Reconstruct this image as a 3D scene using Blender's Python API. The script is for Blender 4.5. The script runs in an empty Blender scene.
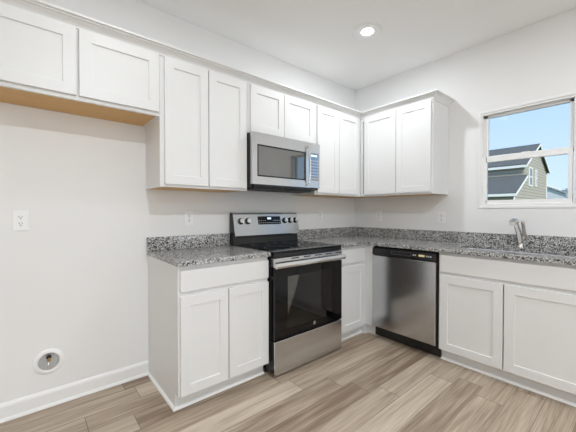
import bpy, bmesh, math, random
from mathutils import Vector, Matrix

scene = bpy.context.scene
COL = scene.collection
PI = math.pi

# ------------------------------------------------------------------ camera
cam_d = bpy.data.cameras.new('camera')
cam_d.sensor_width = 36.0
cam_d.lens = 36.0 * 303.53 / 576.0
cam_d.clip_start = 0.05
cam_d.clip_end = 500
cam = bpy.data.objects.new('camera', cam_d)
COL.objects.link(cam)
cam.location = (-3.1139, -2.3886, 1.2069)
cam.rotation_euler = (PI / 2 - 0.014417, 0, -0.700468)
scene.camera = cam

# ------------------------------------------------------------------ world, sun, exposure
world = bpy.data.worlds.new('sky')
scene.world = world
world.use_nodes = True
wn = world.node_tree.nodes
wl = world.node_tree.links
for n in list(wn):
    wn.remove(n)
w_out = wn.new('ShaderNodeOutputWorld')
w_bg = wn.new('ShaderNodeBackground')
w_tc = wn.new('ShaderNodeTexCoord')
w_sep = wn.new('ShaderNodeSeparateXYZ')
w_rmp = wn.new('ShaderNodeValToRGB')
w_rmp.color_ramp.elements[0].position = 0.0
w_rmp.color_ramp.elements[0].color = (0.66, 0.82, 1.0, 1)
w_rmp.color_ramp.elements[1].position = 0.45
w_rmp.color_ramp.elements[1].color = (0.34, 0.58, 0.94, 1)
wl.new(w_tc.outputs['Generated'], w_sep.inputs[0])
wl.new(w_sep.outputs['Z'], w_rmp.inputs[0])
wl.new(w_rmp.outputs[0], w_bg.inputs['Color'])
w_bg.inputs['Strength'].default_value = 1.8
wl.new(w_bg.outputs[0], w_out.inputs['Surface'])

sun_d = bpy.data.lights.new('sun', 'SUN')
sun_d.energy = 7.5
sun_d.angle = math.radians(4)
sun_d.color = (1.0, 0.96, 0.9)
sun = bpy.data.objects.new('sun', sun_d)
COL.objects.link(sun)
sun.rotation_euler = (math.radians(48), 0, math.radians(-30))
sun.location = (-10, -10, 20)

LAMP = 60.0          # radiance of the recessed downlight lenses

LAMPW = 1.6

# daylight area lamps added for fill at the patio door and two added windows
def daylight_fill(name, loc, rot, sx, sy, watts):
    d = bpy.data.lights.new(name, 'AREA')
    d.shape = 'RECTANGLE'; d.size = sx; d.size_y = sy; d.energy = watts
    d.color = (0.90, 0.95, 1.0)
    o = bpy.data.objects.new(name, d); COL.objects.link(o)
    o.location = loc; o.rotation_euler = rot
daylight_fill('patio_daylight_fill', (0.16, -5.25, 1.05), (math.radians(112), 0, math.pi / 2), 1.8, 2.0, 80)
daylight_fill('added_window_fill', (-4.8, -7.76, 1.45), (math.radians(112), 0, 0), 1.6, 1.4, 45)
daylight_fill('added_window_fill', (-2.4, -7.76, 1.45), (math.radians(112), 0, 0), 1.6, 1.4, 45)

scene.view_settings.view_transform = 'Standard'
scene.view_settings.look = 'None'
scene.view_settings.gamma = 1.0
scene.view_settings.exposure = -0.58
scene.view_settings.use_curve_mapping = False
scene.cycles.max_bounces = 10
scene.cycles.diffuse_bounces = 6
scene.cycles.glossy_bounces = 4
scene.cycles.transparent_max_bounces = 12
scene.cycles.sample_clamp_indirect = 6.0
scene.cycles.caustics_reflective = False
scene.cycles.caustics_refractive = False

# ------------------------------------------------------------------ materials
def new_mat(name):
    m = bpy.data.materials.new(name)
    m.use_nodes = True
    nt = m.node_tree
    b = nt.nodes.get('Principled BSDF')
    return m, nt, b

def simple(name, col, rough=0.5, metal=0.0, var=0.0, scale=20, bump=0.0, spec=0.5, coat=0.0, ior=1.5):
    m, nt, b = new_mat(name)
    b.inputs['Base Color'].default_value = (*col, 1)
    b.inputs['Roughness'].default_value = rough
    b.inputs['Metallic'].default_value = metal
    b.inputs['Specular IOR Level'].default_value = spec
    b.inputs['Coat Weight'].default_value = coat
    b.inputs['IOR'].default_value = ior
    tc = nt.nodes.new('ShaderNodeTexCoord')
    no = nt.nodes.new('ShaderNodeTexNoise')
    no.inputs['Scale'].default_value = scale
    no.inputs['Detail'].default_value = 3
    nt.links.new(tc.outputs['Object'], no.inputs['Vector'])
    if var > 0:
        mx = nt.nodes.new('ShaderNodeMix'); mx.data_type = 'RGBA'
        mx.inputs['A'].default_value = (*[c * (1 - var) for c in col], 1)
        mx.inputs['B'].default_value = (*[min(1, c * (1 + var)) for c in col], 1)
        nt.links.new(no.outputs['Fac'], mx.inputs['Factor'])
        nt.links.new(mx.outputs['Result'], b.inputs['Base Color'])
    if bump > 0:
        bp = nt.nodes.new('ShaderNodeBump')
        bp.inputs['Strength'].default_value = bump
        bp.inputs['Distance'].default_value = 0.002
        nt.links.new(no.outputs['Fac'], bp.inputs['Height'])
        nt.links.new(bp.outputs['Normal'], b.inputs['Normal'])
    return m

def emis(name, col, strength):
    m = bpy.data.materials.new(name)
    m.use_nodes = True
    nt = m.node_tree
    for n in list(nt.nodes):
        nt.nodes.remove(n)
    o = nt.nodes.new('ShaderNodeOutputMaterial')
    e = nt.nodes.new('ShaderNodeEmission')
    e.inputs['Color'].default_value = (*col, 1)
    e.inputs['Strength'].default_value = strength
    nt.links.new(e.outputs[0], o.inputs[0])
    return m

def glass(name, tint, gloss=0.0, ior=1.45):
    """thin pane: see-through with a fresnel sheen"""
    m = bpy.data.materials.new(name)
    m.use_nodes = True
    nt = m.node_tree
    for n in list(nt.nodes):
        nt.nodes.remove(n)
    o = nt.nodes.new('ShaderNodeOutputMaterial')
    t = nt.nodes.new('ShaderNodeBsdfTransparent')
    t.inputs['Color'].default_value = (*tint, 1)
    g = nt.nodes.new('ShaderNodeBsdfGlossy')
    g.inputs['Roughness'].default_value = 0.02
    f = nt.nodes.new('ShaderNodeFresnel'); f.inputs['IOR'].default_value = ior
    a = nt.nodes.new('ShaderNodeMath'); a.operation = 'ADD'; a.use_clamp = True
    a.inputs[1].default_value = gloss
    mx = nt.nodes.new('ShaderNodeMixShader')
    nt.links.new(f.outputs[0], a.inputs[0])
    nt.links.new(a.outputs[0], mx.inputs[0])
    nt.links.new(t.outputs[0], mx.inputs[1])
    nt.links.new(g.outputs[0], mx.inputs[2])
    nt.links.new(mx.outputs[0], o.inputs[0])
    return m

def steel(name, axis, col=(0.62, 0.61, 0.60), rough=0.3):
    """brushed stainless: fine streaks along one axis"""
    m, nt, b = new_mat(name)
    b.inputs['Metallic'].default_value = 1.0
    b.inputs['Roughness'].default_value = rough
    tc = nt.nodes.new('ShaderNodeTexCoord')
    mp = nt.nodes.new('ShaderNodeMapping')
    sc = [500, 500, 500]; sc[axis] = 4
    mp.inputs['Scale'].default_value = sc
    no = nt.nodes.new('ShaderNodeTexNoise'); no.inputs['Scale'].default_value = 1.0
    no.inputs['Detail'].default_value = 2
    nt.links.new(tc.outputs['Object'], mp.inputs[0])
    nt.links.new(mp.outputs[0], no.inputs['Vector'])
    mx = nt.nodes.new('ShaderNodeMix'); mx.data_type = 'RGBA'
    mx.inputs['A'].default_value = (*[c * 0.97 for c in col], 1)
    mx.inputs['B'].default_value = (*[min(1, c * 1.03) for c in col], 1)
    nt.links.new(no.outputs['Fac'], mx.inputs['Factor'])
    nt.links.new(mx.outputs['Result'], b.inputs['Base Color'])
    mr = nt.nodes.new('ShaderNodeMapRange')
    mr.inputs['To Min'].default_value = rough * 0.92
    mr.inputs['To Max'].default_value = rough * 1.08
    nt.links.new(no.outputs['Fac'], mr.inputs['Value'])
    nt.links.new(mr.outputs[0], b.inputs['Roughness'])
    return m

def granite():
    m, nt, b = new_mat('speckled_granite')
    tc = nt.nodes.new('ShaderNodeTexCoord')
    nz = nt.nodes.new('ShaderNodeTexNoise'); nz.inputs['Scale'].default_value = 60
    nz.inputs['Detail'].default_value = 2
    mixv = nt.nodes.new('ShaderNodeVectorMath'); mixv.operation = 'MULTIPLY_ADD'
    mixv.inputs[1].default_value = (0.012, 0.012, 0.012)
    nt.links.new(tc.outputs['Object'], nz.inputs['Vector'])
    nt.links.new(nz.outputs['Color'], mixv.inputs[0])
    nt.links.new(tc.outputs['Object'], mixv.inputs[2])
    v = nt.nodes.new('ShaderNodeTexVoronoi'); v.inputs['Scale'].default_value = 175
    nt.links.new(mixv.outputs[0], v.inputs['Vector'])
    s = nt.nodes.new('ShaderNodeSeparateColor')
    nt.links.new(v.outputs['Color'], s.inputs[0])
    r = nt.nodes.new('ShaderNodeValToRGB'); r.color_ramp.interpolation = 'CONSTANT'
    cr = r.color_ramp
    cr.elements[0].position = 0; cr.elements[0].color = (0.012, 0.012, 0.014, 1)
    cr.elements[1].position = 0.20; cr.elements[1].color = (0.11, 0.11, 0.112, 1)
    for p, c in ((0.36, 0.28), (0.56, 0.46), (0.78, 0.70)):
        e = cr.elements.new(p); e.color = (c, c * 0.985, c * 0.955, 1)
    nt.links.new(s.outputs[0], r.inputs[0])
    n2 = nt.nodes.new('ShaderNodeTexNoise'); n2.inputs['Scale'].default_value = 420
    n2.inputs['Detail'].default_value = 2
    nt.links.new(tc.outputs['Object'], n2.inputs['Vector'])
    mr = nt.nodes.new('ShaderNodeMapRange')
    mr.inputs['From Min'].default_value = 0.3; mr.inputs['From Max'].default_value = 0.7
    mr.inputs['To Min'].default_value = 0.65; mr.inputs['To Max'].default_value = 1.3
    nt.links.new(n2.outputs['Fac'], mr.inputs['Value'])
    mx = nt.nodes.new('ShaderNodeVectorMath'); mx.operation = 'SCALE'
    nt.links.new(r.outputs[0], mx.inputs[0])
    nt.links.new(mr.outputs[0], mx.inputs['Scale'])
    nt.links.new(mx.outputs[0], b.inputs['Base Color'])
    b.inputs['Roughness'].default_value = 0.12
    return m

def plank_floor():
    m, nt, b = new_mat('wood_look_planks')
    N = nt.nodes.new; L = nt.links.new
    tc = N('ShaderNodeTexCoord'); sp = N('ShaderNodeSeparateXYZ')
    L(tc.outputs['Object'], sp.inputs[0])
    def math_(op, a, b_=None, clamp=False):
        n = N('ShaderNodeMath'); n.operation = op; n.use_clamp = clamp
        for i, v in enumerate((a, b_)):
            if v is None: continue
            if isinstance(v, (int, float)): n.inputs[i].default_value = v
            else: L(v, n.inputs[i])
        return n.outputs[0]
    W, LEN = 0.155, 1.22
    yv = math_('DIVIDE', math_('ADD', sp.outputs['Y'], 50.03), W)
    row = math_('FLOOR', yv)
    fy = math_('FRACT', yv)
    wn1 = N('ShaderNodeTexWhiteNoise'); wn1.noise_dimensions = '1D'
    L(row, wn1.inputs['W'])
    xv = math_('ADD', math_('DIVIDE', math_('ADD', sp.outputs['X'], 50), LEN), math_('MULTIPLY', wn1.outputs['Value'], 3.0))
    colm = math_('FLOOR', xv)
    fx = math_('FRACT', xv)
    cmb = N('ShaderNodeCombineXYZ'); L(row, cmb.inputs[0]); L(colm, cmb.inputs[1])
    wn2 = N('ShaderNodeTexWhiteNoise'); wn2.noise_dimensions = '2D'
    L(cmb.outputs[0], wn2.inputs['Vector'])
    base = N('ShaderNodeValToRGB')
    cr = base.color_ramp
    cr.elements[0].position = 0.0; cr.elements[0].color = (0.235, 0.165, 0.112, 1)
    cr.elements[1].position = 1.0; cr.elements[1].color = (0.62, 0.525, 0.42, 1)
    e = cr.elements.new(0.5); e.color = (0.44, 0.35, 0.265, 1)
    # grain, stretched along the plank, shifted per plank
    off = N('ShaderNodeVectorMath'); off.operation = 'SCALE'
    L(wn2.outputs['Color'], off.inputs[0]); off.inputs['Scale'].default_value = 30
    add = N('ShaderNodeVectorMath'); add.operation = 'ADD'
    L(tc.outputs['Object'], add.inputs[0]); L(off.outputs[0], add.inputs[1])
    def grain(sx, sy, detail, dist=0.0):
        mp = N('ShaderNodeMapping'); mp.inputs['Scale'].default_value = (sx, sy, 1)
        L(add.outputs[0], mp.inputs[0])
        n = N('ShaderNodeTexNoise'); n.inputs['Scale'].default_value = 1
        n.inputs['Detail'].default_value = detail; n.inputs['Distortion'].default_value = dist
        L(mp.outputs[0], n.inputs['Vector'])
        return n.outputs['Fac']
    g1 = grain(1.3, 17, 4, 0.8)
    g2 = grain(4, 190, 3)
    g3 = grain(2.5, 60, 4, 0.3)
    t = math_('ADD', math_('MULTIPLY', wn2.outputs['Value'], 0.72), math_('MULTIPLY', math_('SUBTRACT', g1, 0.5), 1.3))
    t = math_('ADD', t, math_('MULTIPLY', math_('SUBTRACT', g3, 0.5), 0.7))
    t = math_('ADD', t, math_('MULTIPLY', math_('SUBTRACT', g2, 0.5), 1.1))
    t = math_('ADD', t, 0.13, True)
    L(t, base.inputs[0])
    # joints
    ey = math_('MINIMUM', fy, math_('SUBTRACT', 1.0, fy))
    ex = math_('MINIMUM', fx, math_('SUBTRACT', 1.0, fx))
    jy = math_('LESS_THAN', ey, 0.008)
    jx = math_('LESS_THAN', ex, 0.0015)
    j = math_('MAXIMUM', jy, jx)
    mx = N('ShaderNodeMix'); mx.data_type = 'RGBA'
    mx.inputs['B'].default_value = (0.10, 0.075, 0.055, 1)
    L(math_('MULTIPLY', j, 0.75), mx.inputs['Factor']); L(base.outputs[0], mx.inputs['A'])
    L(mx.outputs['Result'], b.inputs['Base Color'])
    b.inputs['Roughness'].default_value = 0.42
    bp = N('ShaderNodeBump'); bp.inputs['Strength'].default_value = 0.15; bp.inputs['Distance'].default_value = 0.002
    L(g2, bp.inputs['Height']); L(bp.outputs[0], b.inputs['Normal'])
    return m

def wood(name, c1, c2, axis=0):
    m, nt, b = new_mat(name)
    tc = nt.nodes.new('ShaderNodeTexCoord'); mp = nt.nodes.new('ShaderNodeMapping')
    s = [25, 25, 25]; s[axis] = 1.5
    mp.inputs['Scale'].default_value = s
    no = nt.nodes.new('ShaderNodeTexNoise'); no.inputs['Scale'].default_value = 1; no.inputs['Detail'].default_value = 4
    mx = nt.nodes.new('ShaderNodeMix'); mx.data_type = 'RGBA'
    mx.inputs['A'].default_value = (*c1, 1); mx.inputs['B'].default_value = (*c2, 1)
    nt.links.new(tc.outputs['Object'], mp.inputs[0]); nt.links.new(mp.outputs[0], no.inputs['Vector'])
    nt.links.new(no.outputs['Fac'], mx.inputs['Factor']); nt.links.new(mx.outputs['Result'], b.inputs['Base Color'])
    b.inputs['Roughness'].default_value = 0.5
    return m

def siding(name, col, pitch=0.2):
    m, nt, b = new_mat(name)
    tc = nt.nodes.new('ShaderNodeTexCoord'); sp = nt.nodes.new('ShaderNodeSeparateXYZ')
    nt.links.new(tc.outputs['Object'], sp.inputs[0])
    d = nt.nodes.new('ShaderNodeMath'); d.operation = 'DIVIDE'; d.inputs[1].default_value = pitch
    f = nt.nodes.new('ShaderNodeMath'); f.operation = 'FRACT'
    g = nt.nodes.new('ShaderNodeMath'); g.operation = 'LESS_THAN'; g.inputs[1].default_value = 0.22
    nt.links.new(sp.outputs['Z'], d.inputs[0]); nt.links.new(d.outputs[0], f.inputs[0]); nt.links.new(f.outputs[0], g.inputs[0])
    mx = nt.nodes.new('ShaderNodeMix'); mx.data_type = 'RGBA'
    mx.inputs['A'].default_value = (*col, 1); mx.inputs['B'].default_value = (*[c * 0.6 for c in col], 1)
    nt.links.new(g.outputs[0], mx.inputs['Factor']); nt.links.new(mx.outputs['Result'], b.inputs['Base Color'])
    b.inputs['Roughness'].default_value = 0.7
    return m

M = dict(
    wall=simple('wall_paint', (0.85, 0.847, 0.842), 0.75, var=0.012, scale=3, bump=0.05),
    ceil=simple('ceiling_paint', (0.93, 0.93, 0.925), 0.85, var=0.01, scale=4, bump=0.05),
    trim=simple('trim_paint', (0.89, 0.89, 0.885), 0.35),
    cab=simple('cabinet_paint', (0.79, 0.79, 0.785), 0.38),
    tan=wood('maple_underside', (0.58, 0.33, 0.11), (0.74, 0.47, 0.19)),
    granite=granite(),
    floor=plank_floor(),
    steelx=steel('brushed_steel', 0, (0.66, 0.665, 0.675), 0.20),
    steeld=steel('brushed_steel_dark', 0, (0.50, 0.51, 0.52), 0.24),
    steelz=steel('brushed_steel_upright', 1, (0.58, 0.59, 0.605), 0.20),
    chrome=simple('polished_steel', (0.72, 0.72, 0.71), 0.16, 1.0, var=0.03),
    nickel=simple('brushed_nickel', (0.56, 0.53, 0.50), 0.22, 1.0, var=0.04, scale=60),
    sink=simple('sink_steel', (0.86, 0.87, 0.90), 0.5, 1.0, var=0.04),
    black=simple('black_enamel', (0.012, 0.012, 0.013), 0.25, var=0.1),
    blackgl=simple('black_glass', (0.004, 0.004, 0.005), 0.05, var=0.1, ior=1.38),
    mirror=simple('mirror_glass', (0.26, 0.26, 0.255), 0.03, 1.0, var=0.02),
    panelgl=simple('keypad_glass', (0.35, 0.38, 0.42), 0.06, 1.0, var=0.02),
    dkgrey=simple('dark_grey_plastic', (0.05, 0.05, 0.052), 0.45, var=0.1),
    slot=simple('slot_black', (0.02, 0.02, 0.02), 0.6, var=0.1),
    white=simple('white_plastic', (0.90, 0.90, 0.895), 0.3, var=0.01),
    brass=simple('brass', (0.65, 0.45, 0.18), 0.25, 1.0, var=0.05),
    galv=simple('galvanised', (0.55, 0.57, 0.58), 0.4, 0.9, var=0.15, scale=60),
    pane=glass('clear_pane', (0.97, 0.98, 0.98), 0.0, 1.16),
    ovenpane=glass('tinted_oven_pane', (0.72, 0.72, 0.70), 0.03),
    enamel=simple('oven_enamel', (0.36, 0.355, 0.33), 0.3, var=0.3, scale=150),
    lamp=emis('lamp_lens', (1.0, 0.975, 0.94), LAMP),
    clock=emis('clock_digits', (0.65, 0.85, 1.0), 2.5),
    amber=emis('amber_label_light', (1.0, 0.85, 0.45), 0.9),
    mark=simple('printed_mark', (0.6, 0.6, 0.6), 0.5, var=0.02),
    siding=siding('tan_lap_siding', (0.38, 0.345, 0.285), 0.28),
    siding2=siding('pale_lap_siding', (0.62, 0.64, 0.68), 0.4),
    shingle=simple('grey_shingles', (0.085, 0.09, 0.09), 0.9, var=0.35, scale=4),
    fascia=simple('white_fascia', (0.75, 0.75, 0.72), 0.6, var=0.02),
    darkwin=simple('dark_window', (0.08, 0.10, 0.12), 0.1, var=0.1),
    grass=simple('lawn', (0.10, 0.15, 0.05), 0.95, var=0.4, scale=2),
    roofmet=simple('pale_shingles', (0.50, 0.51, 0.53), 0.9, var=0.2, scale=3),
)

# ------------------------------------------------------------------ mesh helpers
class MB:
    def __init__(s):
        s.bm = bmesh.new()
        s.smooth = False

    def face(s, vs):
        try:
            return s.bm.faces.new(vs)
        except ValueError:
            return None

    def box(s, a, b):
        x0, x1 = sorted((a[0], b[0])); y0, y1 = sorted((a[1], b[1])); z0, z1 = sorted((a[2], b[2]))
        v = [s.bm.verts.new(p) for p in ((x0, y0, z0), (x1, y0, z0), (x1, y1, z0), (x0, y1, z0), (x0, y0, z1), (x1, y0, z1), (x1, y1, z1), (x0, y1, z1))]
        for f in ((0, 3, 2, 1), (4, 5, 6, 7), (0, 1, 5, 4), (1, 2, 6, 5), (2, 3, 7, 6), (3, 0, 4, 7)):
            s.face([v[i] for i in f])
        return s

    def loft(s, rings, close=True, caps=True):
        vr = [[s.bm.verts.new(p) for p in r] for r in rings]
        n = len(vr[0])
        for a, b in zip(vr[:-1], vr[1:]):
            for i in range(n if close else n - 1):
                j = (i + 1) % n
                s.face([a[i], a[j], b[j], b[i]])
        if caps:
            s.face(vr[0][::-1]); s.face(vr[-1])
        return vr

    def prism(s, pts, vec):
        vec = Vector(vec)
        s.loft([[Vector(p) for p in pts], [Vector(p) + vec for p in pts]])
        return s

    def lathe(s, prof, origin=(0, 0, 0), axis=(0, 0, 1), n=32, caps=True):
        """prof: (radius, height) pairs along axis"""
        q = Vector((0, 0, 1)).rotation_difference(Vector(axis).normalized())
        o = Vector(origin)
        rings = []
        for r, h in prof:
            rings.append([o + q @ Vector((r * math.cos(2 * PI * k / n), r * math.sin(2 * PI * k / n), h)) for k in range(n)])
        s.loft(rings, caps=caps)
        return s

    def tube(s, path, rad, n=16):
        path = [Vector(p) for p in path]
        rads = rad if isinstance(rad, (list, tuple)) else [rad] * len(path)
        rings = []
        up = None
        for i, p in enumerate(path):
            a = path[max(i - 1, 0)]; b = path[min(i + 1, len(path) - 1)]
            t = (b - a).normalized()
            if up is None:
                up = Vector((0, 0, 1)) if abs(t.z) < 0.9 else Vector((1, 0, 0))
            u = (up - t * up.dot(t)).normalized(); w = t.cross(u); up = u
            rings.append([p + (u * math.cos(2 * PI * k / n) + w * math.sin(2 * PI * k / n)) * rads[i] for k in range(n)])
        s.loft(rings)
        return s

    def build(s, name, mat, parent=None, bevel=0.0, smooth=False, seg=2):
        bmesh.ops.recalc_face_normals(s.bm, faces=s.bm.faces[:])
        off = Vector((0, 0, 0))
        if parent is not None:
            # geometry is given in world space; bring it into the thing's own space
            mw = Matrix.Translation(parent['_loc']) if '_loc' in parent else Matrix.Identity(4)
            s.bm.transform(mw.inverted())
        me = bpy.data.meshes.new(name)
        s.bm.to_mesh(me); s.bm.free()
        me.materials.append(mat)
        o = bpy.data.objects.new(name, me)
        COL.objects.link(o)
        if parent is not None:
            o.parent = parent
            o['_loc'] = parent['_loc'] if '_loc' in parent else (0, 0, 0)
        if bevel:
            bv = o.modifiers.new('bevel', 'BEVEL'); bv.width = bevel; bv.segments = seg
            bv.limit_method = 'ANGLE'; bv.angle_limit = math.radians(35)
            bv.harden_normals = False
        if smooth:
            for p in me.polygons:
                p.use_smooth = True
            try:
                me.set_sharp_from_angle(angle=math.radians(38))
            except Exception:
                pass
        return o

def tag(o, label, cat, group=None):
    o['label'] = label; o['category'] = cat
    if group: o['group'] = group
    return o

def thing(name, label, cat, loc=(0, 0, 0), group=None):
    o = bpy.data.objects.new(name, None)
    COL.objects.link(o)
    o.location = loc
    o['_loc'] = loc
    o.empty_display_size = 0.05
    return tag(o, label, cat, group)

def struct(o):
    o['kind'] = 'structure'
    return o

def copy_tree(o, parent=None):
    c = o.copy(); COL.objects.link(c)
    if parent is not None: c.parent = parent
    for ch in list(o.children):
        copy_tree(ch, c)
    return c

def boxes(*bs):
    m = MB()
    for a, b in bs: m.box(a, b)
    return m

# plane mappings: A = wall with the range (faces -y), B = wall with the window (faces -x)
def TA(u, d, w): return (u, -d, w)
def TB(u, d, w): return (-d, u, w)

def tbox(m, T, u0, u1, d0, d1, w0, w1):
    m.box(T(u0, d0, w0), T(u1, d1, w1)); return m

H = 2.727
XW, YF = -6.6, -7.6       # far ends of the open-plan room

# ------------------------------------------------------------------ room shell
def plate(name, mat, a, b):
    return struct(boxes((a, b)).build(name, mat))

plate('floor', M['floor'], (XW - .15, YF - .15, -0.1), (0.15, 0.15, 0))
plate('ceiling', M['ceil'], (XW - .15, YF - .15, H), (0.15, 0.15, H + 0.1))
plate('wall_back', M['wall'], (XW - .15, 0, 0), (0.15, 0.15, H))
plate('wall_left', M['wall'], (XW - .15, YF, 0), (XW, 0, H))

def wall_holes(name, T, u0, u1, holes, d0, d1):
    """one wall mesh with rectangular openings (u0,u1,w0,w1)"""
    us = sorted({u0, u1, *[h[0] for h in holes], *[h[1] for h in holes]})
    m = MB()
    for a, b in zip(us[:-1], us[1:]):
        hs = sorted([(h[2], h[3]) for h in holes if h[0] <= a + 1e-6 and h[1] >= b - 1e-6])
        z = 0
        for w0, w1 in hs:
            if w0 > z + 1e-6: tbox(m, T, a, b, d0, d1, z, w0)
            z = w1
        if z < H - 1e-6: tbox(m, T, a, b, d0, d1, z, H)
    bmesh.ops.remove_doubles(m.bm, verts=m.bm.verts[:], dist=1e-5)
    return struct(m.build(name, M['wall']))

WIN = (-2.040, -1.402, 1.262, 2.085)     # opening in the right wall
DOOR = (-6.2, -4.3, 0.02, 2.08)
wall_holes('wall_right', TB, YF, 0, [WIN, DOOR], 0, -0.15)
def TF(u, d, w): return (u, YF + d, w)
WF = [(-5.6, -4.0, 0.75, 2.15), (-3.2, -1.6, 0.75, 2.15)]
wall_holes('wall_front', TF, XW - .15, 0, WF, 0, -0.15)

# ---- kitchen window (single hung)
def sweep_rect(m, T, u0, u1, w0, w1, t, d0, d1):
    """rectangular frame of bar width t inside u0..u1, w0..w1"""
    tbox(m, T, u0, u0 + t, d0, d1, w0, w1); tbox(m, T, u1 - t, u1, d0, d1, w0, w1)
    tbox(m, T, u0 + t, u1 - t, d0, d1, w0, w0 + t); tbox(m, T, u0 + t, u1 - t, d0, d1, w1 - t, w1)
    return m

win = thing('window_1', 'white single-hung window over the sink looking out on a tan house', 'window', (0, -1.735, 1.272))
struct(win)
sweep_rect(MB(), TB, WIN[0] - 0.022, WIN[1] + 0.018, WIN[2] - 0.026, WIN[3] + 0.022, 0.022, 0.0, 0.006).build('window_casing', M['trim'], win, 0.003)
sweep_rect(MB(), TB, WIN[0], WIN[1], WIN[2], WIN[3], 0.016, -0.002, -0.12).build('window_frame', M['white'], win, 0.002)
s = MB(); u0, u1 = WIN[0] + .022, WIN[1] - .014
mid = 1.675
tbox(s, TB, u0, u0 + .022, -.042, -.07, mid, WIN[3] - .014); tbox(s, TB, u1 - .036, u1, -.042, -.07, mid, WIN[3] - .014)
tbox(s, TB, u0, u1, -.042, -.07, WIN[3] - .038, WIN[3] - .014); tbox(s, TB, u0, u1, -.042, -.07, 1.665, 1.706)
us = s.build('upper_sash', M['white'], win, 0.002)
tbox(MB(), TB, u0 + .02, u1 - .02, -.055, -.059, 1.70, WIN[3] - .035).build('glass', M['pane'], us)
s = MB()
tbox(s, TB, u0, u0 + .026, -.012, -.041, WIN[2] + .01, 1.698); tbox(s, TB, u1 - .036, u1, -.012, -.041, WIN[2] + .01, 1.698)
tbox(s, TB, u0 + .026, u1 - .026, -.012, -.041, WIN[2] + .01, 1.308); tbox(s, TB, u0 + .026, u1 - .026, -.012, -.041, 1.648, 1.698)
ls = s.build('lower_sash', M['white'], win, 0.002)
tbox(MB(), TB, u0 + .02, u1 - .02, -.025, -.029, 1.29, 1.66).build('glass', M['pane'], ls)
tbox(MB(), TB, -1.76, -1.70, -.016, -.036, 1.698, 1.706).build('sash_lock', M['white'], win, 0.002)

# ---- openings behind the camera; both front windows added for fill and reflections
pd = struct(thing('door_1', 'white framed sliding glass patio door behind the camera', 'door', (0, -5.25, 0)))
m = MB(); sweep_rect(m, TB, DOOR[0], DOOR[1], DOOR[2], DOOR[3], 0.06, -0.02, -0.12)
tbox(m, TB, -5.29, -5.21, -.03, -.11, .08, 2.02)
m.build('door_frame', M['white'], pd, 0.003)
boxes(((.068, DOOR[0] + .05, .07), (.074, DOOR[1] - .05, 2.03))).build('glass', M['pane'], pd)
for i, (a, b, c, e) in enumerate(WF):
    w = struct(thing('window_%d' % (i + 2), ['white framed window added for fill light nearer the left wall', 'white framed window added for fill light nearer the patio door'][i], 'window', ((a + b) / 2, YF, c)))
    m = MB(); sweep_rect(m, TF, a, b, c, e, 0.05, -0.02, -0.12); tbox(m, TF, a, b, -.04, -.1, 1.42, 1.48)
    m.build('window_frame', M['white'], w, 0.003)
    tbox(MB(), TF, a + .04, b - .04, -.068, -.074, c + .04, e - .04).build('glass', M['pane'], w)

# ---- baseboards
def baseboard(name, pts):
    """pts: list of (x,y) along the wall; profile grows to the room side"""
    prof = [(0, 0), (.024, 0), (.024, .006), (.018, .016), (.013, .018), (.013, .082), (.010, .092), (.005, .100), (0, .102)]
    return struct(sweep(prof, pts).build(name, M['trim'], smooth=False))

def sweep(prof, pts, z0=0.0):
    """sweep a (outward, height) profile along a horizontal polyline, mitred; outward = right of travel"""
    P = [Vector((p[0], p[1])) for p in pts]
    rings = []
    for i, p in enumerate(P):
        t0 = (P[i] - P[i - 1]).normalized() if i > 0 else None
        t1 = (P[i + 1] - P[i]).normalized() if i < len(P) - 1 else None
        if t0 is None: t0 = t1
        if t1 is None: t1 = t0
        n0 = Vector((t0.y, -t0.x)); n1 = Vector((t1.y, -t1.x))
        n = (n0 + n1).normalized(); k = 1 / max(0.2, n.dot(n0))
        rings.append([(p.x + n.x * k * o, p.y + n.y * k * o, z0 + h) for o, h in prof])
    m = MB(); m.loft(rings)
    return m

XL = -2.460
baseboard('baseboard_back', [(XW, 0), (XL - 0.002, 0)])
baseboard('baseboard_right', [(0, -2.26), (0, DOOR[1] + 0.02)])
baseboard('baseboard_left', [(XW, YF), (XW, 0)])
baseboard('baseboard_front', [(0, YF), (XW, YF)])

# ------------------------------------------------------------------ cabinets
FB, FU = 0.60, 0.325        # face-frame planes of base and wall cabinets

def shaker(T, u0, u1, d0, w0, w1, th=0.020, rail=0.060, rec=0.0075):
    m = MB()
    if u0 > u1: u0, u1 = u1, u0
    d1 = d0 + th
    def ring(a, b, c, e, d):
        return [m.bm.verts.new(T(x, d, z)) for x, z in ((a, c), (b, c), (b, e), (a, e))]
    R = [ring(u0, u1, w0, w1, d0), ring(u0, u1, w0, w1, d1),
         ring(u0 + rail, u1 - rail, w0 + rail, w1 - rail, d1),
         ring(u0 + rail + .001, u1 - rail - .001, w0 + rail + .001, w1 - rail - .001, d1 - rec)]
    for a, b in zip(R[:-1], R[1:]):
        for i in range(4):
            j = (i + 1) % 4
            m.face([a[i], a[j], b[j], b[i]])
    m.face(R[0][::-1]); m.face(R[-1])
    return m

def slab(T, u0, u1, d0, w0, w1, th=0.020):
    m = MB(); tbox(m, T, u0, u1, d0, d0 + th, w0, w1); return m

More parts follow.
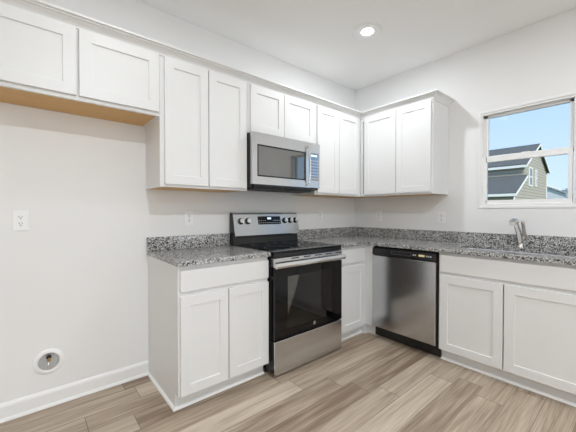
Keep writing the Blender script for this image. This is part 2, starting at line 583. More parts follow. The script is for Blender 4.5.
CB = 0.0009
def base_cabinet(name, label, T, u0, u1, doors, drawers, loc, extra=None, wallgap=0.002, back=True):
    """u0<u1; doors/drawers: (ua, ub, wa, wb)"""
    t = thing(name, label, 'cabinet', loc)
    m = MB()
    tbox(m, T, u0, u1, wallgap, FB - .02, .10, .884) if back else None
    tbox(m, T, u0, u1, wallgap, .545, 0, .10)
    m.build('carcass', M['cab'], t, CB)
    # face frame: stiles and rails around the openings
    f = MB(); st = .038
    tbox(f, T, u0, u0 + st, FB - .02, FB, .10, .884); tbox(f, T, u1 - st, u1, FB - .02, FB, .10, .884)
    tbox(f, T, u0 + st, u1 - st, FB - .02, FB, .846, .884)
    tbox(f, T, u0 + st, u1 - st, FB - .02, FB, .695, .735)
    tbox(f, T, u0 + st, u1 - st, FB - .02, FB, .10, .138)
    f.build('face_frame', M['cab'], t, 0.0008)
    for d in drawers:
        slab(T, d[0], d[1], FB, d[2], d[3]).build('drawer', M['cab'], t, 0.002)
    for d in doors:
        shaker(T, d[0], d[1], FB, d[2], d[3]).build('door', M['cab'], t, CB)
    return t

SHOE = [(0, 0), (.014, 0), (.0135, .006), (.010, .012), (.005, .0155), (0, .017)]
# base cabinet left of the range
t = base_cabinet('base_cabinet', 'white two-door base cabinet with one drawer standing left of the range', TA, XL, -1.802,
                 [(-2.449, -2.134, .103, .700), (-2.127, -1.806, .103, .700)], [(-2.449, -1.806, .728, .856)], (-2.137, -.3, 0))
sweep(SHOE, [(XL, -.002), (XL, -.545), (-1.802, -.545)]).build('shoe_molding', M['trim'], t)
# narrow cabinet right of the range
t = base_cabinet('base_cabinet', 'narrow white single-door base cabinet between the range and the corner', TA, -1.026, -.602,
                 [(-.996, -.648, .103, .700)], [(-.996, -.648, .728, .856)], (-.8, -.3, 0))
boxes(((-.602, -.690, .10), (-.582, -.600, .884)), ((-.547, -.690, 0), (-.535, -.545, .10)), ((-.602, -.60, 0), (-.545, -.545, .10))).build('corner_filler', M['cab'], t, 0.001)
sweep(SHOE, [(-1.026, -.545), (-.602, -.545), (-.602, -.601), (-.547, -.601), (-.547, -.690)][:2]).build('shoe_molding', M['trim'], t)
# sink cabinet
t = base_cabinet('base_cabinet', 'wide white sink base cabinet under the window with two doors', TB, -2.26, -1.304,
                 [(-1.745, -1.316, .103, .700), (-2.245, -1.752, .103, .700)], [(-2.245, -1.316, .728, .862)], (-.3, -1.79, 0), back=False)
boxes(((-.58, -2.26, .10), (-.002, -2.242, .884)), ((-.58, -1.322, .10), (-.002, -1.304, .884)), ((-.58, -2.242, .10), (-.002, -1.322, .118)), ((-.012, -2.242, .118), (-.002, -1.322, .884))).build('side_panels', M['cab'], t)
sweep(SHOE, [(-.545, -1.304), (-.545, -2.26)]).build('shoe_molding', M['trim'], t)

def wall_cabinet(label, T, u0, u1, w0, w1, doors, loc, ub=None, gap=0.002):
    """ub: the carcass may run further than the face frame (blind corner)"""
    t = thing('wall_cabinet', label, 'cabinet', loc)
    c0, c1 = (u0, u1) if ub is None else ub
    m = MB(); th = .016
    tbox(m, T, c0, c0 + th, gap, FU - .02, w0, w1); tbox(m, T, c1 - th, c1, gap, FU - .02, w0, w1)
    tbox(m, T, c0 + th, c1 - th, gap, gap + .01, w0 + .03, w1); tbox(m, T, c0 + th, c1 - th, gap, FU - .02, w1 - th, w1)
    m.build('carcass', M['cab'], t, 0.0008)
    tbox(MB(), T, c0 + th, c1 - th, gap, FU - .02, w0 + .001, w0 + .014).build('bottom_panel', M['tan'], t)['label'] = 'natural wood underside of the cabinet'
    f = MB(); st = .035
    tbox(f, T, u0, u0 + st, FU - .02, FU, w0, w1); tbox(f, T, u1 - st, u1, FU - .02, FU, w0, w1)
    tbox(f, T, u0 + st, u1 - st, FU - .02, FU, w1 - .08, w1); tbox(f, T, u0 + st, u1 - st, FU - .02, FU, w0, w0 + .035)
    if len(doors) > 1:
        c = (doors[0][1] + doors[1][0]) / 2 if T is TA else (doors[0][0] + doors[1][1]) / 2
        tbox(f, T, c - .02, c + .02, FU - .02, FU, w0 + .035, w1 - .08)
    f.build('face_frame', M['cab'], t, 0.0008)
    for d in doors:
        shaker(T, d[0], d[1], FU, d[2], d[3]).build('door', M['cab'], t, CB)
    return t

ZT = 2.27; DT = 2.222
wall_cabinet('short white wall cabinet over the empty refrigerator space', TA, -3.385, XL - .012, 1.83, ZT,
             [(-3.372, -2.920, 1.852, DT), (-2.906, -2.480, 1.852, DT)], (-2.93, -.16, 1.83))
wall_cabinet('tall white two-door wall cabinet between refrigerator space and microwave', TA, XL - .011, -1.802, 1.372, ZT,
             [(-2.443, -2.139, 1.390, DT), (-2.132, -1.815, 1.390, DT)], (-2.137, -.16, 1.372))
wall_cabinet('short white two-door wall cabinet above the microwave', TA, -1.800, -1.042, 1.838, ZT,
             [(-1.775, -1.434, 1.850, DT), (-1.428, -1.062, 1.850, DT)], (-1.42, -.16, 1.838))
wall_cabinet('tall white two-door wall cabinet between microwave and corner', TA, -1.040, -.326, 1.372, ZT,
             [(-1.018, -.708, 1.390, DT), (-.701, -.378, 1.390, DT)], (-.68, -.16, 1.372), ub=(-1.040, -.002))
wall_cabinet('white two-door wall cabinet on the window wall', TB, -1.124, -.327, 1.372, ZT,
             [(-.762, -.388, 1.390, DT), (-1.110, -.769, 1.390, DT)], (-.16, -.72, 1.372))
CR = [(0, 0), (.007, 0), (.009, .010), (.016, .022), (.030, .036), (.040, .040), (.040, .046), (.054, .050), (.054, .060), (0, .060)]
cr = sweep(CR, [(-3.385, -.002), (-3.385, -FU), (-FU, -FU), (-FU, -1.124), (-.002, -1.124)], 2.226)
cr = cr.build('crown_molding', M['cab'])
tag(cr, 'white crown molding running along the tops of the wall cabinets', 'molding')

# ------------------------------------------------------------------ countertops
CT0, CT1, CF = .884, .914, .636
t = thing('countertop', 'speckled grey granite countertop left of the range', 'countertop', (-2.14, -.3, CT0))
boxes(((-2.470, -CF, CT0), (-1.797, -.002, CT1))).build('slab', M['granite'], t, 0.003)
boxes(((-2.470, -.021, CT1), (-1.797, -.002, 1.016))).build('backsplash', M['granite'], t, 0.002)
t = thing('countertop', 'L-shaped speckled granite countertop running from the range past the sink', 'countertop', (-.3, -.9, CT0))
SX0, SX1, SY0, SY1 = -.470, -.125, -2.13, -1.365       # sink opening
m = MB()
bm = m.bm
outer = [(-1.030, -.002), (-.002, -.002), (-.002, -2.275), (-CF, -2.275), (-CF, -CF), (-1.030, -CF)]
r = .05
hole = []
for cx, cy, a0 in ((SX1 - r, SY1 - r, 0), (SX0 + r, SY1 - r, 90), (SX0 + r, SY0 + r, 180), (SX1 - r, SY0 + r, 270)):
    for k in range(7):
        a = math.radians(a0 + 15 * k); hole.append((cx + r * math.cos(a), cy + r * math.sin(a)))
ve = []
for loop in (outer, hole):
    vs = [bm.verts.new((x, y, CT1)) for x, y in loop]
    for i in range(len(vs)): ve.append(bm.edges.new((vs[i], vs[(i + 1) % len(vs)])))
bmesh.ops.triangle_fill(bm, use_beauty=True, use_dissolve=False, edges=ve)
g = bmesh.ops.extrude_face_region(bm, geom=bm.faces[:])
bmesh.ops.translate(bm, verts=[e for e in g['geom'] if isinstance(e, bmesh.types.BMVert)], vec=(0, 0, CT0 - CT1))
m.build('slab', M['granite'], t, 0.003)
m = MB().box((-1.030, -.021, CT1), (-.002, -.002, 1.016)).box((-.021, -2.275, CT1), (-.002, -.0215, 1.016))
m.build('backsplash', M['granite'], t, 0.002)

# ------------------------------------------------------------------ sink and faucet
t = thing('kitchen_sink', 'stainless steel undermount sink set in the granite under the window', 'sink', (-.3, -1.75, .70))
def rrect(x0, x1, y0, y1, r, z):
    o = []
    for cx, cy, a0 in ((x1 - r, y1 - r, 0), (x0 + r, y1 - r, 90), (x0 + r, y0 + r, 180), (x1 - r, y0 + r, 270)):
        for k in range(7):
            a = math.radians(a0 + 15 * k); o.append((cx + r * math.cos(a), cy + r * math.sin(a), z))
    return o
m = MB()
e = .004
R = [rrect(SX0 - .02, SX1 + .02, SY0 - .02, SY1 + .02, .06, .8838), rrect(SX0 - e, SX1 + e, SY0 - e, SY1 + e, .05, .8838),
     rrect(SX0 - e, SX1 + e, SY0 - e, SY1 + e, .05, .72), rrect(SX0 + .02, SX1 - .02, SY0 + .02, SY1 - .02, .06, .70),
     rrect(SX0 + .12, SX1 - .12, SY0 + .12, SY1 - .12, .03, .697)]
m.loft(R, caps=False)
m.face([v for v in m.bm.verts][-28:])
R = [[(x, y, z - .0015) for x, y, z in rr] for rr in R[:1]] + [[(x, y, z - .003) for x, y, z in rrect(SX0 - .008, SX1 + .008, SY0 - .008, SY1 + .008, .05, .8838)],
     rrect(SX0 - .008, SX1 + .008, SY0 - .008, SY1 + .008, .05, .718), rrect(SX0 + .02, SX1 - .02, SY0 + .02, SY1 - .02, .06, .694)]
m.loft(R, caps=False)
m.face([v for v in m.bm.verts][-28:])
m.build('basin', M['sink'], t, smooth=True)
MB().lathe([(.001, 0), (.042, 0), (.042, .003), (.030, .005), (.026, .002), (.001, .002)], ((SX0 + SX1) / 2, -1.75, .697)).build('drain', M['chrome'], t, smooth=True)

FX, FY = -.078, -1.722
t = thing('kitchen_faucet', 'brushed nickel single-lever faucet rising behind the sink', 'faucet', (FX, FY, CT1))
MB().lathe([(.028, 0), (.028, .006), (.024, .012), (.020, .03), (.019, .050), (.016, .058), (.001, .060)], (FX, FY, CT1)).build('body', M['nickel'], t, smooth=True)
path = [(FX + .002, FY, .945), (FX - .004, FY, .965), (FX - .022, FY + .001, 1.005), (FX - .055, FY + .003, 1.050), (FX - .088, FY + .006, 1.090), (FX - .112, FY + .008, 1.118)]
MB().tube(path, [.019, .021, .0205, .019, .018, .019], 20).build('spout', M['nickel'], t, smooth=True)
MB().tube([(FX - .088, FY + .006, 1.108), (FX - .098, FY + .007, 1.122), (FX - .120, FY + .009, 1.131), (FX - .150, FY + .011, 1.130), (FX - .176, FY + .013, 1.120), (FX - .186, FY + .014, 1.112)], [.010, .019, .0235, .0245, .0235, .020], 20).build('spray_head', M['nickel'], t, smooth=True)
MB().tube([(FX - .006, FY - .004, .972), (FX + .002, FY - .025, 1.005), (FX - .004, FY - .026, 1.03), (FX - .018, FY - .024, 1.07), (FX - .036, FY - .022, 1.122), (FX - .040, FY - .020, 1.130)], [.019, .0185, .015, .0125, .013, .010], 16).build('lever_handle', M['nickel'], t, smooth=True)

# ------------------------------------------------------------------ dishwasher
DY1, DY0 = -.694, -1.300
t = thing('dishwasher', 'stainless steel dishwasher with black control strip between corner and sink cabinet', 'dishwasher', (-.32, -1.0, 0))
boxes(((-.58, DY0 + .004, .10), (-.03, DY1 - .004, .882)), ((-.60, DY0 + .001, .12), (-.58, DY1 - .001, .880))).build('tub', M['black'], t)
boxes(((-.632, DY0 + .009, .118), (-.598, DY1 - .003, .795))).build('door', M['steelz'], t, 0.004)
m = MB()
m.prism([(-.602, DY0 + .009, .799), (-.634, DY0 + .009, .799), (-.636, DY0 + .009, .812), (-.632, DY0 + .009, .866), (-.602, DY0 + .009, .872)], (0, DY1 - DY0 - .012, 0))
cp = m.build('control_panel', M['black'], t, 0.002)
# pocket handle: a recessed scoop with a lip
m = MB().box((-.6385, -1.085, .822), (-.630, -.895, .827)).box((-.6385, -1.085, .849), (-.630, -.895, .853)).box((-.6385, -.899, .827), (-.630, -.895, .849)).box((-.6385, -1.085, .827), (-.630, -1.081, .849))
m.build('pocket_handle', M['dkgrey'], cp, 0.001)
boxes(((-.6358, -1.20, .830), (-.6345, -1.150, .846))).build('display', M['amber'], cp)
for y in (-1.105, -1.122, -1.218, -1.235, -1.252): boxes(((-.6362, y - .005, .832), (-.6345, y + .005, .843))).build('button', M['mark'], cp)
boxes(((-.560, DY0 + .001, .012), (-.548, DY1 + .01, .118))).build('toe_panel', M['black'], t, 0.002)
for y in (DY0 + .05, DY1 - .05):
    MB().lathe([(.012, 0), (.012, .10)], (-.50, y, 0), n=12).build('leveling_foot', M['dkgrey'], t)

# ------------------------------------------------------------------ range
RX0, RX1 = -1.788, -1.046
t = thing('range', 'stainless steel and black glass electric range between the base cabinets', 'range', (-1.416, -.33, 0))
m = MB()
w = .012
m.box((RX0, -.62, .03), (RX0 + w, -.03, .900)).box((RX1 - w, -.62, .03), (RX1, -.03, .900)).box((RX0 + w, -.62, .03), (RX1 - w, -.03, .27)).box((RX0 + w, -.045, .27), (RX1 - w, -.03, .900)).box((RX0 + w, -.62, .80), (RX1 - w, -.045, .900))
m.box((RX0 + w, -.62, .27), (RX0 + .09, -.045, .80)).box((RX1 - .09, -.62, .27), (RX1 - w, -.045, .80))
m.box((RX0 + .002, -.652, .03), (RX1 - .002, -.62, .262))
m.build('body', M['black'], t, 0.002)
# oven cavity with rack, seen through the tinted door glass
m = MB()
cx0, cx1 = RX0 + .092, RX1 - .092
m.box((cx0, -.615, .272), (cx1, -.05, .285)).box((cx0, -.615, .785), (cx1, -.05, .798)).box((cx0, -.06, .285), (cx1, -.05, .785)).box((cx0, -.615, .285), (cx0 + .008, -.06, .785)).box((cx1 - .008, -.615, .285), (cx1, -.06, .785))
m.build('oven_cavity', M['enamel'], t)
for zz in (.43, .60):
    m = MB()
    for k in range(12):
        x = cx0 + .03 + k * (cx1 - cx0 - .06) / 11
        m.tube([(x, -.59, zz), (x, -.08, zz)], .0022, 6)
    for y in (-.59, -.33, -.08): m.tube([(cx0 + .012, y, zz - .003), (cx1 - .012, y, zz - .003)], .003, 6)
    m.build('oven_rack', M['chrome'], t, smooth=True)
for x in (RX0 + .05, RX1 - .05):
    for y in (-.57, -.08): MB().lathe([(.016, 0), (.016, .031)], (x, y, 0), n=12).build('leveling_foot', M['dkgrey'], t)
# cooktop
ct = boxes(((RX0, -.662, .900), (RX1, -.03, .9165))).build('cooktop', M['blackgl'], t, 0.004)
for (bx, by, br) in ((-1.60, -.47, .115), (-1.60, -.22, .078), (-1.23, -.47, .095), (-1.23, -.22, .095), (-1.415, -.13, .05)):
    MB().lathe([(br, 0), (br, .0004), (br - .004, .0004), (br - .004, 0)], (bx, by, .9166), n=48, caps=False).build('burner_ring', M['dkgrey'], ct)
boxes(((RX0 + .002, -.664, .870), (RX1 - .002, -.62, .900))).build('front_trim', M['black'], t, 0.004)
# oven door
DX0, DX1 = RX0 + .003, RX1 - .003
WX0, WX1, WZ0, WZ1 = -1.665, -1.175, .335, .725
m = MB()
m.box((DX0, -.668, .272), (WX0, -.622, .802)).box((WX1, -.668, .272), (DX1, -.622, .802)).box((WX0, -.668, .272), (WX1, -.622, WZ0)).box((WX0, -.668, WZ1), (WX1, -.622, .802))
dr = m.build('oven_door', M['blackgl'], t)
boxes(((WX0, -.667, WZ0), (WX1, -.663, WZ1))).build('oven_window', M['ovenpane'], dr)
m = MB().box((DX0, -.671, .803), (DX1, -.622, .868))
top = m.build('top_strip', M['steelx'], dr, 0.003)
for k in range(5):
    x = -1.63 + k * .125
    boxes(((x, -.6725, .853), (x + .075, -.670, .861))).build('vent_slot', M['slot'], dr)
m = MB()
HX0, HX1 = RX0 - .012, RX1 - .002
pr = [(-.702, .796), (-.712, .802), (-.716, .817), (-.712, .832), (-.702, .838), (-.696, .836), (-.696, .798)]
m.prism([(HX0, y, z) for y, z in pr], (HX1 - HX0, 0, 0))
m.box((HX0 + .004, -.702, .804), (HX0 + .034, -.668, .832)).box((HX1 - .034, -.702, .804), (HX1 - .004, -.668, .832))
m.build('door_handle', M['chrome'], dr, 0.002)
m = MB().lathe([(.001, 0), (.0145, 0), (.0145, .0012), (.001, .0012)], (-1.385, -.668, .315), (0, -1, 0), 32)
em = m.build('round_emblem', M['chrome'], dr, smooth=True)
m = MB().lathe([(.0118, .0012), (.0118, .0018), (.0108, .0018), (.0108, .0012)], (-1.385, -.668, .315), (0, -1, 0), 32, caps=False)
for k in range(4):   # looping script strokes inside the ring
    a = PI / 4 + k * PI / 2
    m.tube([(-1.385 + .008 * math.cos(a + s_), -.6698, .315 + .008 * math.sin(a + s_) * (1 if s_ else .3)) for s_ in (-.5, 0, .5)], .0008, 6)
m.build('emblem_lines', M['dkgrey'], em)
boxes(((DX0, -.669, .014), (DX1, -.652, .262))).build('storage_drawer', M['steelx'], t, 0.004)
# back guard
m = MB()
sec = [(-.022, .9166), (-.092, .9166), (-.086, .985), (-.100, .990), (-.058, 1.190), (-.045, 1.197), (-.022, 1.197)]
m.prism([(RX0, y, z) for y, z in sec], (RX1 - RX0, 0, 0))
bg = m.build('backguard', M['black'], t, 0.002)
def gp(x, f, o=0.0):    # point on the sloped control face: f 0..1 bottom to top, o outwards
    a = Vector((0, -.112, .984)); b = Vector((0, -.066, 1.190)); n = Vector((0, -(b.z - a.z), b.y - a.y)).normalized()
    n = Vector((0, -(b - a).z, (b - a).y)).normalized()
    p = a.lerp(b, f) + n * o
    return Vector((x, p.y, p.z)), n
m = MB()
pts = [gp(0, 0, 0)[0], gp(0, 0.05, .006)[0], gp(0, .96, .006)[0], gp(0, 1.0, .002)[0], Vector((0, -.050, 1.199)), Vector((0, -.045, 1.196)), Vector((0, -.062, 1.186)), Vector((0, -.104, .982))]
m.prism([(RX0 + .004, q.y, q.z) for q in pts], (RX1 - RX0 - .004, 0, 0))
fp = m.build('control_face', M['steeld'], bg, 0.0015)
m = MB()
a0, nn = gp(-1.532, .50, .0062); a1, _ = gp(-1.532, .86, .0062)
m.prism([a0, a1, a1 + nn * .0015, a0 + nn * .0015], (.262, 0, 0))
m.build('display_panel', M['blackgl'], bg)
m = MB()
a0, nn = gp(-1.425, .73, .0078); a1, _ = gp(-1.425, .80, .0078)
m.prism([a0, a1, a1 + nn * .0006, a0 + nn * .0006], (.042, 0, 0))
m.build('clock_digits', M['clock'], bg)
for row in (.56, .66):
    for k in range(12):
        if 4 <= k <= 7 and row > .6: continue
        a0, nn = gp(-1.522 + k * .0208, row, .0078); a1, _ = gp(0, row + .02, .0078); a1.x = a0.x
        MB().prism([a0, a1, a1 + nn * .0005, a0 + nn * .0005], (.010, 0, 0)).build('touch_key', M['mark'], bg)
for kx in (-1.715, -1.643, -1.215, -1.146, -1.078):
    a0, nn = gp(kx - .006, .30, .0062); a1, _ = gp(kx, .32, .0062); a1.x = a0.x
    MB().prism([a0, a1, a1 + nn * .0005, a0 + nn * .0005], (.012, 0, 0)).build('knob_mark', M['mark'], bg)
for kx in (-1.715, -1.643, -1.215, -1.146, -1.078):
    p0_, nn = gp(kx, .66, .006)
    kb = MB().lathe([(.001, 0), (.028, 0), (.028, .006), (.024, .008), (.0225, .020), (.020, .023), (.001, .023)], p0_, nn, 28).build('knob', M['black'], bg, smooth=True)
    side = Vector((math.cos(.6), 0, 0)) + nn.cross(Vector((1, 0, 0))) * math.sin(.6)
    side.normalize(); lon = nn.cross(side)
    c = p0_ + nn * .022
    MB().lathe([(.001, 0), (.0195, 0), (.0195, .002), (.001, .002)], p0_ + nn * .023, nn, 28).build('cap', M['chrome'], kb, smooth=True)
    m = MB()
    m.prism([c + side * .0075 - lon * .020, c + side * .0075 + lon * .020, c - side * .0075 + lon * .020, c - side * .0075 - lon * .020], nn * .009)
    m.build('grip', M['chrome'], kb, 0.0015)

# ------------------------------------------------------------------ microwave
MX0, MX1, MY = -1.797, -1.045, -.398
t = thing('microwave', 'stainless steel over-the-range microwave mounted under the short cabinet', 'microwave', (-1.42, -.2, 1.40))
boxes(((MX0 + .002, MY + .035, 1.405), (MX1 - .002, -.004, 1.834))).build('body', M['dkgrey'], t, 0.003)
m = MB().box((MX0 + .03, -.36, 1.398), (MX1 - .03, -.03, 1.405))
m.build('bottom_plate', M['black'], t)
for k in range(2):
    x = -1.74 + k * .34
    m = MB()
    m.box((x, -.33, 1.390), (x + .30, -.14, 1.398))
    for j in range(9): m.box((x + .01, -.32 + j * .02, 1.3885), (x + .29, -.312 + j * .02, 1.390))
    m.build('grease_filter', M['dkgrey'], t)
DXE = -1.186
WM = (-1.752, -1.225, 1.487, 1.742)
m = MB()
y0, y1 = MY, MY + .034
m.box((MX0, y0, 1.425), (WM[0], y1, 1.834)).box((WM[1], y0, 1.425), (DXE, y1, 1.834)).box((WM[0], y0, 1.425), (WM[1], y1, WM[2])).box((WM[0], y0, WM[3]), (WM[1], y1, 1.834))
md = m.build('door', M['steelx'], t)
boxes(((WM[0] + .008, y0 + .0025, WM[2] + .008), (WM[1] - .008, y0 + .010, WM[3] - .008))).build('window', M['mirror'], md)
m = MB()
m.box((WM[0], y0 + .001, WM[2]), (WM[0] + .012, y0 + .012, WM[3])).box((WM[1] - .012, y0 + .001, WM[2]), (WM[1], y0 + .012, WM[3])).box((WM[0] + .012, y0 + .001, WM[2]), (WM[1] - .012, y0 + .012, WM[2] + .012)).box((WM[0] + .012, y0 + .001, WM[3] - .012), (WM[1] - .012, y0 + .012, WM[3]))
m.build('window_border', M['black'], md)
m = MB()
for zz in (1.455, 1.79): m.box((-1.211, y0 - .022, zz - .007), (-1.197, y0, zz + .008))
m.tube([(-1.204, y0 - .020, 1.442), (-1.204, y0 - .027, 1.47), (-1.204, y0 - .031, 1.55), (-1.204, y0 - .032, 1.62), (-1.204, y0 - .031, 1.70), (-1.204, y0 - .027, 1.775), (-1.204, y0 - .020, 1.803)], .0085, 16)
m.build('handle', M['chrome'], md, smooth=True)
cp = boxes(((DXE + .002, y0, 1.425), (MX1, y1, 1.834))).build('control_panel', M['steelx'], t, 0.003)
boxes(((DXE + .012, y0 - .0015, 1.492), (MX1 - .016, y0, 1.742))).build('keypad', M['panelgl'], cp)
boxes(((DXE + .025, y0 - .002, 1.712), (MX1 - .040, y0 - .0015, 1.728))).build('clock_display', M['clock'], cp)
for i in range(7):
    for j in range(4):
        boxes(((DXE + .022 + j * .026, y0 - .0019, 1.508 + i * .027), (DXE + .038 + j * .026, y0 - .0015, 1.514 + i * .027))).build('touch_key', M['mark'], cp)
boxes(((MX0 + .02, y0 + .002, 1.406), (MX1 - .02, y1 + .02, 1.424))).build('vent_grille', M['black'], t, 0.002)

# ------------------------------------------------------------------ outlets
proto = thing('electrical_outlet', 'white duplex outlet low on the wall of the refrigerator space', 'outlet', (0, 0, 0))
MB().prism([(-.036, 0, -.060), (.036, 0, -.060), (.036, 0, .060), (-.036, 0, .060)], (0, -.006, 0)).build('cover_plate', M['white'], proto, 0.003)
for zz in (-.020, .020):
    m = MB().lathe([(.001, 0), (.0165, 0), (.0165, .0022), (.001, .0022)], (0, -.006, zz), (0, -1, 0), 24)
    rc = m.build('receptacle', M['white'], proto, smooth=True)
    m = MB().box((-.0080, -.0087, zz - .002), (-.0055, -.0080, zz + .009)).box((.0055, -.0087, zz - .001), (.0080, -.0080, zz + .008))
    m.lathe([(.001, 0), (.0032, 0), (.0032, .0006), (.001, .0006)], (0, -.0081, zz - .0085), (0, -1, 0), 12)
    m.build('slots', M['slot'], rc)
MB().lathe([(.001, 0), (.003, 0), (.003, .001), (.001, .001)], (0, -.006, 0), (0, -1, 0), 12).build('screw', M['chrome'], proto, smooth=True)
spots = [((-3.166, 0, 1.154), 0, 'white duplex outlet alone on the bare wall of the refrigerator space'),
         ((-2.147, 0, 1.155), 0, 'white duplex outlet above the countertop left of the range'),
         ((-.628, 0, 1.151), 0, 'white duplex outlet on the range wall between the range and the corner'),
         ((0, -.352, 1.156), -PI / 2, 'white duplex outlet on the window wall nearest the corner, above the dishwasher side'),
         ((0, -1.066, 1.147), -PI / 2, 'white duplex outlet below the end of the wall cabinet beside the window')]
for i, (loc, rz, lab) in enumerate(spots):
    o = proto if i == 0 else copy_tree(proto)
    o.location = loc; o.rotation_euler = (0, 0, rz); o['label'] = lab; o['group'] = 'wall outlets'

# ------------------------------------------------------------------ round ice-maker supply box
bx, bz = -3.043, .277
t = thing('supply_valve_box', 'round white recessed water supply box low on the refrigerator wall', 'valve box', (bx, 0, bz))
MB().lathe([(.052, .0), (.052, .006), (.058, .010), (.072, .008), (.078, .003), (.079, 0)], (bx, 0, bz), (0, -1, 0), 48, caps=False).build('trim_ring', M['white'], t, smooth=True)
MB().lathe([(.0525, 0.0055), (.048, .001), (.001, .0006)], (bx, 0, bz), (0, -1, 0), 40, caps=False).build('back_cup', M['galv'], t, smooth=True)
MB().tube([(bx, -.001, bz + .004), (bx, -.012, bz + .012), (bx + .002, -.016, bz + .030)], [.008, .009, .006], 12).build('valve', M['brass'], t, smooth=True)
m = MB().lathe([(.001, 0), (.012, 0), (.014, .004), (.012, .008), (.001, .008)], (bx, -.010, bz + .032), (0, -1, 0), 16)
m.build('valve_knob', M['slot'], t, smooth=True)
MB().tube([(bx, -.002, bz + .002), (bx - .003, -.010, bz - .015), (bx - .001, -.010, bz - .034)], .006, 10).build('supply_pipe', M['chrome'], t, smooth=True)

# ------------------------------------------------------------------ recessed lights
proto = thing('recessed_light', 'lit round recessed downlight in the ceiling', 'ceiling light', (0, 0, 0))
MB().lathe([(.124, 0), (.123, -.006), (.117, -.011), (.106, -.012), (.052, -.003), (.051, -.001)], (0, 0, 0), n=48, caps=False).build('trim_ring', M['white'], proto, smooth=True)
MB().lathe([(.048, -.0035), (.040, -.0045), (.001, -.005)], (0, 0, 0), n=32, caps=False).build('lens', M['lamp'], proto, smooth=True)['label'] = 'glowing lens'
lights = [((-.935, -.845), 'lit round recessed downlight in the ceiling over the corner of the kitchen'),
          ((-2.67, -.86), 'lit recessed downlight over the front of the refrigerator space, above the frame'),
          ((-.955, -2.6), 'lit recessed downlight in front of the sink cabinet, right of the frame'),
          ((-2.67, -2.6), 'lit recessed downlight almost straight above the camera'),
          ((-4.9, -2.6), 'unseen recessed downlight added for fill over the left side of the open room'),  # this and the next two are unseen lamps added as room fill
          ((-2.67, -5.2), 'unseen recessed downlight added for fill over the middle of the living area'),
          ((-4.9, -5.2), 'unseen recessed downlight added for fill over the far left of the living area')]
downs = []
WATTS = [10, 2, 6, 28, 10, 16, 12]
for i, (xy, lab) in enumerate(lights):
    o = proto if i == 0 else copy_tree(proto)
    o.location = (xy[0], xy[1], H); o['label'] = lab; o['group'] = 'recessed ceiling lights'
    downs.append(o)
for i, o in enumerate(downs):      # the beam each lens throws
    ld = bpy.data.lights.new('downlight_beam', 'AREA')
    ld.shape = 'DISK'; ld.size = 0.08; ld.energy = WATTS[i] * LAMPW; ld.color = (0.90, 0.955, 1.0)
    ld.spread = math.radians(180)
    lo = bpy.data.objects.new('downlight_beam', ld); COL.objects.link(lo)
    lo.parent = o; lo.location = (0, 0, -0.014)

# ------------------------------------------------------------------ outdoors, seen through the window
CX, CY = -3.1139, -2.3886
g = boxes(((1.0, -60, -.9), (140, 120, -.7))).build('ground', M['grass'])
struct(g)
K = 7.0
GY = CY + K
xa, xb, xr = CX + 4.70 * K, CX + 6.0 * K, CX + 5.36 * K
xl = CX + 4.25 * K
zr, ze, zl1, zl0 = 7.65, 5.35, 4.30, 2.70
t = thing('neighbor_house', 'tan house with grey shingle roofs and lap siding across the yard', 'house', (xr, GY + 6, -.7))
LEN = 18
m = MB()
m.prism([(xa, GY, -.7), (xb, GY, -.7), (xb, GY, ze), (xr, GY, zr - .12), (xa, GY, ze - .1)], (0, LEN, 0))
m.prism([(xl, GY + .01, -.7), (xa, GY + .01, -.7), (xa, GY + .01, zl1), (xl, GY + .01, zl0)], (0, LEN - .02, 0))
m.build('walls', M['siding'], t)
def slope(m, p, q, th=.14, over=.25):
    (x0, z0), (x1, z1) = p, q
    m.prism([(x0, GY - over, z0), (x1, GY - over, z1), (x1, GY - over, z1 + th), (x0, GY - over, z0 + th)], (0, LEN + 2 * over, 0))
m = MB()
slope(m, (xa - .25, ze - .12), (xr, zr)); slope(m, (xr, zr), (xb + .1, ze - .05))
m.build('main_roof', M['shingle'], t)
m = MB(); slope(m, (xl - .4, zl0 - .12), (xa - .02, zl1))
m.build('lower_roof', M['shingle'], t)
m = MB()
m.box((xa - .30, GY - .28, ze - .30), (xa - .24, GY + LEN, ze - .08))
m.box((xl - .46, GY - .28, zl0 - .26), (xl - .40, GY + LEN, zl0 - .04))
for p, q in (((xa - .25, ze - .20), (xr, zr - .10)), ((xr, zr - .10), (xb + .1, ze - .16)), ((xl - .4, zl0 - .22), (xa, zl1 - .10))):
    m.prism([(p[0], GY - .27, p[1]), (q[0], GY - .27, q[1]), (q[0], GY - .27, q[1] + .20), (p[0], GY - .27, p[1] + .20)], (0, .05, 0))
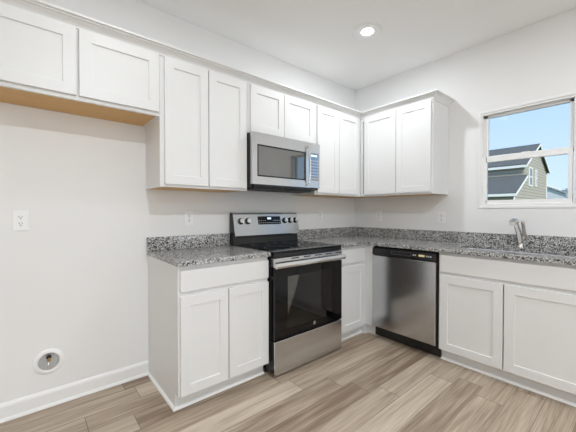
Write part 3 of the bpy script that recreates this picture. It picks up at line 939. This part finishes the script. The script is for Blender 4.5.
m.box((xl - .05, GY - .03, -.7), (xl + .22, GY + .02, zl0)); m.box((xb - .2, GY - .03, -.7), (xb + .03, GY + .02, ze))
m.build('white_trim', M['fascia'], t)
for (wa, wb, za, zb) in ((34.55, 35.55, 3.65, 5.15), (36.95, 37.25, 3.75, 5.1)):
    wa += CX; wb += CX
    m = MB(); sweep_rect(m, lambda u, d, w: (u, GY - d, w), wa - .12, wb + .12, za - .12, zb + .12, .12, .0, .06)
    m.box((wa, GY - .05, (za + zb) / 2 - .04), (wb, GY, (za + zb) / 2 + .04))
    f = m.build('window', M['fascia'], t)
    boxes(((wa, GY - .03, za), (wb, GY - .01, zb))).build('pane', M['darkwin'], f)
boxes(((xl + 2.1, GY - .12, 1.8), (xl + 2.6, GY, 2.1))).build('wall_vent', M['fascia'], t, 0.02)
m = MB(); m.lathe([(.12, 0), (.12, .25), (.2, .28), (.2, .34), (.001, .4)], (xl + 1.4, GY + 4.0, 3.75), n=14)
m.build('roof_vent', M['darkwin'], t)

t = thing('distant_house', 'pale grey house far beyond the tan house', 'house', (75, 13, -.7))
x0 = 72; ya, yb = 7.2, 19.0; yc = 13.1
MB().prism([(x0, ya, -.7), (x0, yb, -.7), (x0, yb, 4.4), (x0, yc, 7.3), (x0, ya, 4.4)], (14, 0, 0)).build('walls', M['siding2'], t)
m = MB()
m.prism([(x0 - .3, ya - .5, 4.25), (x0 - .3, yc, 7.4), (x0 - .3, yc, 7.65), (x0 - .3, ya - .5, 4.5)], (15, 0, 0))
m.prism([(x0 - .3, yb + .5, 4.25), (x0 - .3, yc, 7.4), (x0 - .3, yc, 7.65), (x0 - .3, yb + .5, 4.5)], (15, 0, 0))
m.build('roof', M['roofmet'], t)
t = thing('utility_pole', 'thin grey pole standing beside the pale distant house', 'pole', (60, 5.75, -.7))
MB().tube([(60, 5.75, -.7), (60, 5.75, 4.8)], .14, 10).build('post', M['galv'], t, smooth=True)
boxes(((59.8, 5.2, 4.3), (60.2, 6.3, 4.6))).build('cross_arm', M['galv'], t)

# tidy: the helper property is not part of the scene
for o in scene.objects:
    if '_loc' in o: del o['_loc']
